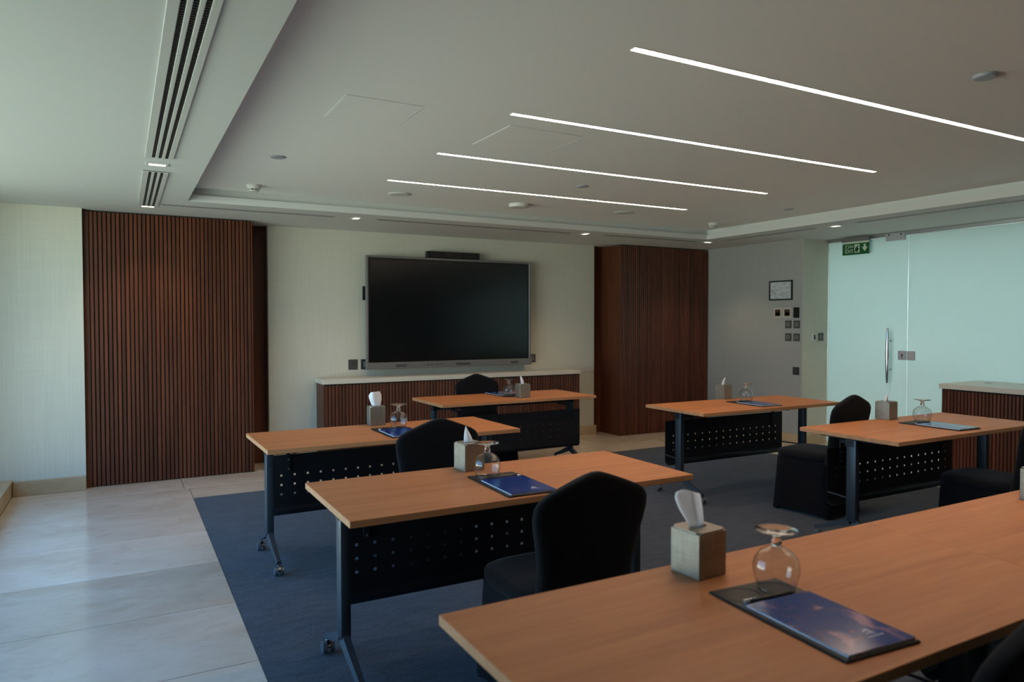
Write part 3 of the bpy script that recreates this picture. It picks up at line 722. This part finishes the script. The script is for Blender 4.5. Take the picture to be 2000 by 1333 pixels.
# ================================================================ slip-covered banquet chairs
def interp(tab, u):
    for (a, b) in zip(tab, tab[1:]):
        if a[0] <= u <= b[0]:
            k = (u - a[0]) / (b[0] - a[0]); return [p + (q - p) * k for p, q in zip(a[1:], b[1:])]
    return list(tab[-1][1:])
def make_chair():
    t = thing('banquet_chair', 'x', 'chair')
    # backrest: stacked sections (z, half width, centre y, half thickness)
    tab = [(.40, .205, -.205, .050), (.46, .205, -.215, .048), (.55, .206, -.228, .045), (.65, .222, -.245, .042), (.72, .240, -.256, .040), (.765, .247, -.264, .038),
           (.80, .244, -.270, .036), (.825, .228, -.274, .034), (.845, .200, -.277, .032), (.87, .138, -.281, .029), (.89, .085, -.284, .026), (.903, .048, -.286, .020), (.911, .020, -.287, .010)]
    zs = [.40, .44, .48, .52, .56, .60, .64, .68, .71, .74, .765, .785, .80, .814, .825, .836, .846, .858, .87, .88, .89, .898, .904, .908, .911]
    b = bmesh.new(); rr = []
    for z in zs:
        w, cy, th = interp(tab, z); rr.append(ring(0, cy, z, w, th, 36, 3.2))
    loft(b, rr); obj('backrest', b, 'black_fabric', t, smooth=True, angle=75)
    # seat
    b = bmesh.new()
    loft(b, [ring(0, .018, z, w, d, 40, 4.2) for z, w, d in ((.405, .214, .226), (.425, .220, .232), (.445, .220, .232), (.458, .214, .226), (.468, .198, .210), (.476, .160, .170), (.480, .10, .11), (.481, .02, .02))])
    obj('seat', b, 'black_fabric', t, smooth=True, angle=75)
    # stretched skirt down to four pointed feet
    b = bmesh.new(); rr = []
    n = 48
    for z in (.008, .03, .08, .15, .22, .30, .36, .40, .408):
        u = z / .408; w = .245 - .030 * u; d = .268 - .040 * u; cy = .006 + .010 * u; pinch = .030 * (1 - u) ** 1.2 + .012 * math.sin(PI * u)
        pts = []
        for (x, y, zz) in ring(0, cy, z, w, d, n, 5.5):
            ax, ay = abs(x) / w, abs(y - cy) / d
            mid = 1 - min(ax, ay) ** 2
            if ax > ay: x -= math.copysign(pinch * mid, x)
            else: y -= math.copysign(pinch * mid, y - cy)
            lift = .05 * mid * (1 - u) ** 3 if z < .2 else 0
            pts.append((x, y, z + lift * .4))
        rr.append(pts)
    loft(b, rr, cap0=False); obj('skirt', b, 'black_fabric', t, smooth=True, angle=75)
    for sx_ in (-1, 1):
        for sy_ in (-1, 1):
            b = bmesh.new(); lathe(b, [(.020, 0), (.021, .012), (.015, .02), (.013, .10)], 12, cx=sx_ * .195, cy=.006 + sy_ * .215); obj('leg', b, 'black_plastic', t, smooth=True, angle=40)
    return t
chair = make_chair(); GC = 'black slip covered chairs'
def place_chair(x, y, deg, label, first=False):
    if first:
        chair.location = (x, y, .0045); chair.rotation_euler = (0, 0, R(deg)); chair['label'] = label; chair['group'] = GC; return
    copy_tree(chair, (x, y, .0045), R(deg), label, GC)
place_chair(1.475, 2.36, 1, 'largest black covered chair in view, at the second nearest left table', first=True)
place_chair(1.545, 3.94, 0, 'black covered chair at the third left table, behind a tissue box')
place_chair(4.675, 3.635, 6, 'black covered chair with its whole skirt visible, seen side on in the right block')
place_chair(4.838, 2.465, 3, 'black covered chair cut by the right edge, near the slatted sideboard')
place_chair(3.215, 6.335, 180, 'black covered chair behind the presenter table, before the sideboard')
place_chair(1.56, .955, 0, 'dark blurred chair back in the bottom right corner')

# ================================================================ things on the tables
def tissue_mesh(kind):
    """folded sheet rising from the slot; (v, half width, fold depth, lean x, lean y)"""
    tabs = {'fin': [(0, .024, .005, 0, 0), (.25, .034, .010, -.005, .002), (.55, .046, .015, -.012, .005), (.85, .052, .018, -.018, .008), (1, .048, .015, -.019, .008)],
            'fan': [(0, .028, .006, 0, 0), (.4, .040, .016, -.006, 0), (.75, .043, .020, -.012, .002), (1, .036, .014, -.014, .003)],
            'peak': [(0, .026, .006, 0, 0), (.4, .018, .008, -.006, 0), (.8, .008, .006, -.013, .002), (1, .002, .001, -.016, .003)],
            'wisp': [(0, .016, .005, 0, 0), (.35, .015, .007, -.004, 0), (.7, .010, .005, -.012, .002), (1, .003, .002, -.020, .003)],
            'sail': [(0, .017, .005, 0, 0), (.35, .016, .007, .004, 0), (.7, .011, .005, .010, .002), (1, .003, .002, .018, .003)],
            'crumple': [(0, .018, .006, 0, 0), (.4, .017, .010, .002, 0), (.75, .012, .008, .006, .002), (1, .004, .003, .010, .003)]}
    H = {'fin': .104, 'fan': .100, 'peak': .080, 'wisp': .078, 'sail': .068, 'crumple': .055}[kind]
    b = bmesh.new(); nu, nv = 12, 10; tab = tabs[kind]; rows = []
    rnd = random.Random(kind)
    for j in range(nv + 1):
        v = j / nv; w, f, lx, ly = interp(tab, v); row = []
        for i in range(nu + 1):
            u = i / nu * 2 - 1
            z = H * v
            if kind in ('fin', 'fan'): z -= (.008 if kind == 'fin' else -.012) * v ** 3 * u + .010 * v ** 4 * abs(u) ** 4 + .004 * v * math.sin(u * 3)
            y = ly - f * (1 - 2 * abs(u + .15)) + .0025 * math.sin(5 * u + 4 * v) * v
            row.append(b.verts.new((lx + w * u, y, z)))
        rows.append(row)
    for a, c in zip(rows, rows[1:]):
        for i in range(nu): b.faces.new((a[i], a[i + 1], c[i + 1], c[i]))
    return mesh('tissue', b, 'tissue', smooth=True)
BW, BH = .054, .130
def make_box():
    b = bmesh.new(); box(b, -BW, BW, -BW, BW, 0, BH - .004, bev=.002); body = mesh('body', b, 'box_silver')
    # lid with an oval slot
    b = bmesh.new(); n = 24
    outer = []
    for i in range(n):
        a = 2 * PI * (i + .5) / n; c, s = math.cos(a), math.sin(a); k = max(abs(c), abs(s)); outer.append((BW * c / k, BW * s / k))
    inner = [(.032 * math.cos(2 * PI * (i + .5) / n), .013 * math.sin(2 * PI * (i + .5) / n)) for i in range(n)]
    loft(b, [[(x, y, BH - .0039) for x, y in outer], [(x, y, BH) for x, y in outer], [(x, y, BH) for x, y in inner], [(x, y, BH - .0037) for x, y in inner]], False, False)
    lid = mesh('lid', b, 'box_silver')
    b = bmesh.new(); lathe(b, [(.012, BH - .00385), (.012, BH - .0036)], 16)
    for v in b.verts: v.co.x *= 2.6
    slot = mesh('slot', b, 'air_dark')
    return body, lid, slot
box_parts = make_box(); GB = 'silver grey tissue boxes'
def place_box(x, y, deg, kind, label, trz=0):
    t = thing('tissue_box', label, 'tissue box', (x, y, TH + .0047), R(deg), GB)
    for n_, me in zip(('body', 'lid', 'slot'), box_parts): obj(n_, me, None, t)
    ts = obj('tissue', tissue_mesh(kind), None, t, loc=(0, 0, BH - .0034), rz=R(trz))
    md = ts.modifiers.new('thickness', 'SOLIDIFY'); md.thickness = .0012; md.offset = 0
place_box(1.420, 1.492, 4, 'fin', 'nearest silver tissue box with a wide white tissue, on the front table', -8)
place_box(1.458, 3.083, 5, 'peak', 'silver tissue box with a pointed tissue, before the second chair back', -10)
place_box(1.530, 4.735, -6, 'fan', 'silver tissue box with a fanned tissue, before the left end of the sideboard', -25)
place_box(3.285, 5.772, -4, 'wisp', 'silver tissue box on the presenter table', -20)
place_box(4.857, 4.79, 4, 'sail', 'silver tissue box before the grey switch wall', -25)
place_box(4.868, 3.205, 4, 'crumple', 'silver tissue box with a short tissue, before the frosted door', -30)
place_box(3.172, 1.436, 4, 'fin', 'silver tissue box cut by the right edge of the picture', 0)

def goblet_meshes():
    # upturned: rim on the pad, foot in the air
    bowl = [(.0050, .1085), (.0200, .1062), (.0405, .0952), (.0530, .0792), (.0585, .062), (.0582, .045), (.0530, .022), (.0467, .0006), (.0478, .0), (.0545, .022), (.0600, .045), (.0605, .062), (.0555, .080), (.0440, .096), (.0270, .107), (.0145, .1122)]
    stem = [(.0140, .1124), (.0118, .118), (.0145, .1235), (.0125, .129), (.0095, .136), (.0120, .1425), (.028, .1485), (.049, .1525), (.0535, .1545), (.053, .1560), (.030, .1562), (.004, .1560)]
    b = bmesh.new(); lathe(b, bowl, 40, cap0=False, cap1=False); m1 = mesh('bowl', b, 'thin_glass', smooth=True)
    b = bmesh.new(); lathe(b, stem, 40); m2 = mesh('stem', b, 'glass', smooth=True)
    return m1, m2
gm = goblet_meshes()
def place_glass(x, y, label):
    o = thing('water_goblet', label, 'glass', (x, y, TH + .0123), 0, 'upturned goblets')
    obj('bowl', gm[0], None, o); obj('stem', gm[1], None, o)
# writing pad: leather mat with coaster end, booklet and pen on it
PW, PL = .116, .212
def pad_meshes():
    b = bmesh.new(); box(b, -PW, PW, -PL, PL, 0, .0055, bev=.0015); mat_m = mesh('mat', b, 'pad_edge')
    b = bmesh.new(); box(b, -PW + .003, PW - .003, -PL + .003, PL - .003, .0056, .0066); sur = mesh('surface', b, 'pad_leather')
    b = bmesh.new()
    outer, inner = ring(0, 0, 0, .049, .049, 28), ring(0, 0, 0, .0465, .0465, 28)
    loft(b, [[(x, y, .0066) for x, y, z in outer], [(x, y, .0073) for x, y, z in outer], [(x, y, .0073) for x, y, z in inner], [(x, y, .0067) for x, y, z in inner]], False, False)
    return mat_m, sur, mesh('coaster_ring', b, 'coaster', smooth=True, angle=40)
pm = pad_meshes()
def place_set(x, y, deg, word, pink=False, pen_side=-1, glass_dx=.055, glass=True):
    """x, y: centre of the pad"""
    z = TH + .0047; a = R(deg); c, s = math.cos(a), math.sin(a)
    W_ = lambda u, v: (x + c * u - s * v, y + s * u + c * v)
    t = thing('desk_pad', 'dark leather desk pad ' + word, 'desk pad', (x, y, z), a, 'leather desk pads')
    obj('mat', pm[0], None, t); obj('surface', pm[1], None, t)
    for dx in (-.055, .055): obj('coaster_ring', pm[2], None, t, loc=(dx, .150, 0))
    nx, ny = W_(.004, -.055)
    bk = thing('booklet', 'blue covered booklet ' + word, 'booklet', (nx, ny, z + .0067), a, 'blue booklets')
    obj('pages', bm_box(-.104, .104, -.148, .148, 0, .0042), 'paper', bk)
    obj('cover', bm_box(-.105, .105, -.149, .149, .0043, .0052), 'booklet_cloud_cover' if pink else 'booklet_cover', bk)
    # printed emblem near the lower edge
    lg = bmesh.new()
    def stroke(pts, w, dz=.0053):
        L_, R_ = [], []
        for i, (px_, py_) in enumerate(pts):
            q0 = Vector(pts[max(0, i - 1)]); q1 = Vector(pts[min(len(pts) - 1, i + 1)]); d = (q1 - q0).normalized(); nn = Vector((-d.y, d.x)); ww = w * (1 - abs(2 * i / (len(pts) - 1) - 1) ** 2 * .75)
            L_.append((px_ + nn.x * ww, py_ + nn.y * ww, dz)); R_.append((px_ - nn.x * ww, py_ - nn.y * ww, dz))
        va = [lg.verts.new(p) for p in L_]; vb = [lg.verts.new(p) for p in R_]
        for i in range(len(pts) - 1): lg.faces.new((va[i], va[i + 1], vb[i + 1], vb[i]))
    stroke([(.020, -.085), (.026, -.078), (.034, -.078), (.040, -.086), (.046, -.090)], .0032)
    stroke([(.016, -.094), (.024, -.090), (.034, -.092), (.044, -.098)], .0025)
    stroke([(.030, -.070), (.034, -.074), (.040, -.074), (.046, -.078)], .0022)
    for i in range(6): 
        x0 = .008 + i * .0085; q = [lg.verts.new(p) for p in ((x0, -.108, .0053), (x0 + .006, -.108, .0053), (x0 + .006, -.104, .0053), (x0, -.104, .0053))]; lg.faces.new(q)
    obj('emblem', lg, 'logo_ink', bk)
    # pen lying along the top of the booklet
    px_, py_ = W_(.0, .103)
    pn = thing('pen', 'black pen with silver end ' + word, 'pen', (px_, py_, z + .0118), a + (0 if pen_side < 0 else PI), 'black pens')
    b = bmesh.new(); tube(b, (-.082, 0, 0), (.055, 0, 0), .0050, n=12); obj('barrel', b, 'black_plastic', pn, smooth=True, angle=40)
    b = bmesh.new(); tube(b, (.055, 0, 0), (.072, 0, 0), .0046, .0012, n=12); obj('tip', b, 'black_plastic', pn, smooth=True, angle=40)
    b = bmesh.new(); tube(b, (-.098, 0, 0), (-.082, 0, 0), .0050, n=12); box(b, -.098, -.060, -.0015, .0015, .005, .0068); obj('clip_end', b, 'chrome', pn, smooth=True, angle=40)
    if glass:
        gx, gy = W_(glass_dx, .150); place_glass(gx, gy, 'upturned glass goblet ' + word)
place_set(1.432, 1.140, -4, 'on the nearest front table', pink=True)
place_set(1.478, 2.700, -2, 'on the second nearest left table', pen_side=1, glass_dx=-.045)
place_set(1.548, 4.335, 0, 'on the third left table', glass_dx=.055)
place_set(3.262, 6.075, 184, 'on the presenter table', glass_dx=.055)
place_set(4.768, 4.35, -3, 'on the right table before the grey wall', glass_dx=.060)
place_set(4.846, 2.815, -2, 'on the right table before the glass door', glass_dx=.055)
